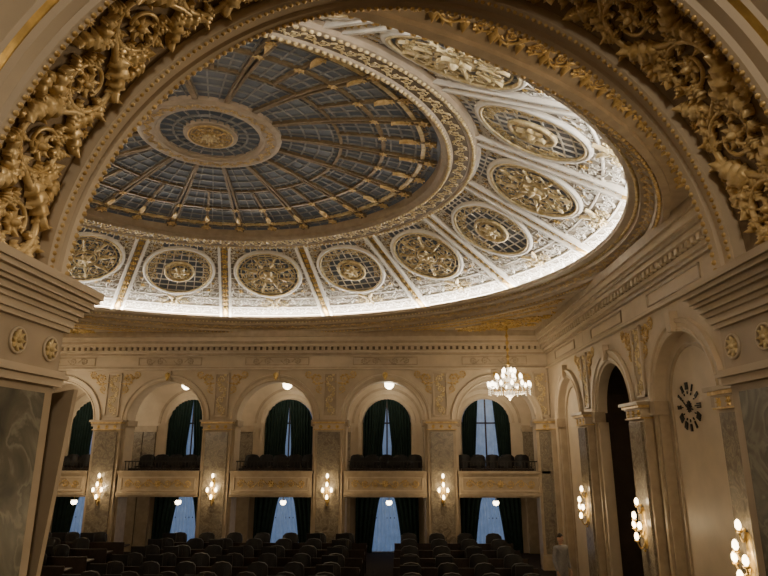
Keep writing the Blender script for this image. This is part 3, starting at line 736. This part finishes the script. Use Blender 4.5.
bl.box(AX-R0+.05,AX+R0-.05,2.1,2.4,-1.6,-.85,'plaster2'); bl.box(AX-R0+.05,AX+R0-.05,2.05,2.45,-.85,-.78,'plaster'); bl.build('gallery_parapet')
vg=MB(); vg.box(-3.4,3.4,-2.6,2.4,-1.75,-1.6,'carpet'); vg.build('floor_gallery')
vw=MB(); vw.box(-3.4,3.4,-2.7,-2.6,-1.6,3.4,'plaster'); vw.box(-3.4,-3.25,-2.6,1.0,-1.6,3.4,'plaster'); vw.box(3.15,3.4,-2.6,1.0,-1.6,3.4,'plaster'); vw.build('wall_gallery_near')
vc=MB(); vc.box(-3.4,3.4,-2.7,1.05,3.3,3.4,'plaster'); vc.build('ceiling_gallery_near')
e=empty('gallery_fill_pendant',(0,-.7,0)); b=MB(); rev(b,0,0,[(.10,3.3),(.10,3.25),(.015,3.2),(.015,2.7),(.12,2.65)],'gold'); rev(b,0,0,[(.12,2.65),(.22,2.5),(.2,2.35),(.01,2.25)],'lampw'); b.build('globe',e)  # pendant added behind the camera to light the arch soffit
point('glow',(0,0,2.1),82,(1,.85,.64),.2,e)

# ---------------------------------------------------------------- person near right wall
def skin(name,pts,edges,mat,parent,sub=2):
    me=bpy.data.meshes.new(name); me.from_pydata([p[:3] for p in pts],edges,[]); o=bpy.data.objects.new(name,me); bpy.context.scene.collection.objects.link(o)
    m=o.modifiers.new('s','SKIN'); 
    for i,p in enumerate(pts):
        r=p[3]; me.skin_vertices[0].data[i].radius=(r if isinstance(r,(int,float)) else r[0], r if isinstance(r,(int,float)) else r[1])
    me.skin_vertices[0].data[0].use_root=True
    s=o.modifiers.new('u','SUBSURF'); s.levels=sub; s.render_levels=sub
    me.materials.append(M[mat]); o.parent=parent; return o
def person(x,y,z,yaw):
    e=empty('standing_person',(x,y,z)); e.rotation_euler=(0,0,yaw)
    P=[(0,0,.95,.15),(0,0,1.12,.14),(0,.0,1.30,.16),(0,.01,1.44,.12),(0,.01,1.50,.06),
       (.18,.01,1.42,.062),(.23,.02,1.13,.05),(.20,-.10,.90,.038),(-.18,.01,1.42,.062),(-.24,.02,1.13,.05),(-.22,-.06,.88,.038),
       (.09,0,.86,.10),(.10,-.01,.50,.068),(.11,.03,.10,.05),(-.09,0,.86,.10),(-.10,0,.50,.068),(-.12,.03,.10,.05)]
    E=[(0,1),(1,2),(2,3),(3,4),(3,5),(5,6),(6,7),(3,8),(8,9),(9,10),(0,11),(11,12),(12,13),(0,14),(14,15),(15,16)]
    skin('suit',P,E,'suit',e)
    skin('neck',[(0,.01,1.47,.055),(0,0,1.57,.055)],[(0,1)],'skin',e)
    for sx,hx,hy,hz in ((1,.20,-.11,.87),(-1,-.22,-.07,.85)):
        pts=[(hx,hy,hz+.02,.026),(hx,hy-.01,hz-.06,(.038,.022))]; ed=[(0,1)]
        for k in range(4):
            o=(k-1.5)*.018; L=.08-.012*abs(k-1.2); b0=len(pts); pts+= [(hx,hy-.01+o,hz-.09,.0095),(hx-sx*.008,hy-.015+o,hz-.09-L*.5,.009),(hx-sx*.02,hy-.015+o,hz-.09-L,.008)]; ed+=[(1,b0),(b0,b0+1),(b0+1,b0+2)]
        b0=len(pts); pts+=[(hx-sx*.01,hy-.05,hz-.05,.011),(hx-sx*.015,hy-.065,hz-.09,.009)]; ed+=[(1,b0),(b0,b0+1)]
        skin('hand',pts,ed,'skin',e,1)
    h=MB(); th=np.linspace(0,2*PI,20,endpoint=False)[:,None]; ph=np.linspace(-PI/2,PI/2,14)[None]
    X=.077*np.cos(ph)*np.cos(th); Y=.095*np.cos(ph)*np.sin(th); Z=.118*np.sin(ph)+0*th
    X=X*(1-.22*np.clip(-Z/.118,0,1)); nose=np.exp(-(X/.014)**2-((Z+.012)/.026)**2)*(Y<0)*.028; Y=Y-nose
    h.grid(np.stack([X,Y,Z+1.645],-1),'skin',True,False,True)
    for s in (-1,1):
        sphere(h,s*.03,-.083,1.655,.012,'white'); sphere(h,s*.03,-.093,1.655,.006,'black'); sphere(h,s*.08,.0,1.64,.022,'skin',1.5)
    h.box(-.022,.022,-.094,-.084,1.592,1.600,'carpet')
    th2=np.linspace(0,2*PI,20,endpoint=False)[:,None]; ph2=np.linspace(.1,PI/2,8)[None]
    h.grid(np.stack([.086*np.cos(ph2)*np.cos(th2),.012+.100*np.cos(ph2)*np.sin(th2),1.665+.112*np.sin(ph2)-.05*(np.sin(th2)>.1)*np.cos(ph2)],-1),'hair',True,False,True)
    h.build('head',e)
    for s in (-1,1):
        b=MB(); sphere(b,s*.115,-.04,.045,.055,'black',.8)
        v=b.V[0]; v[:,1]=(v[:,1]+.04)*2.3-.04; b.build('shoe',e)
person(4.25,17.3,FL,.5)

# ---------------------------------------------------------------- shift so hall floor is z=0, camera, world
for o in bpy.context.scene.objects:
    if o.parent is None: o.location.z+=ZO
cam=bpy.data.cameras.new('camera'); co=bpy.data.objects.new('camera',cam); bpy.context.scene.collection.objects.link(co)
co.location=(0,0,ZO); co.rotation_euler=(math.radians(90+14.84),0,math.radians(1.48)); cam.sensor_width=36; cam.lens=600/768*36; cam.clip_start=.05
bpy.context.scene.camera=co
w=bpy.data.worlds.new('w'); bpy.context.scene.world=w; w.use_nodes=True
w.node_tree.nodes['Background'].inputs[0].default_value=(.25,.35,.5,1); w.node_tree.nodes['Background'].inputs[1].default_value=.15
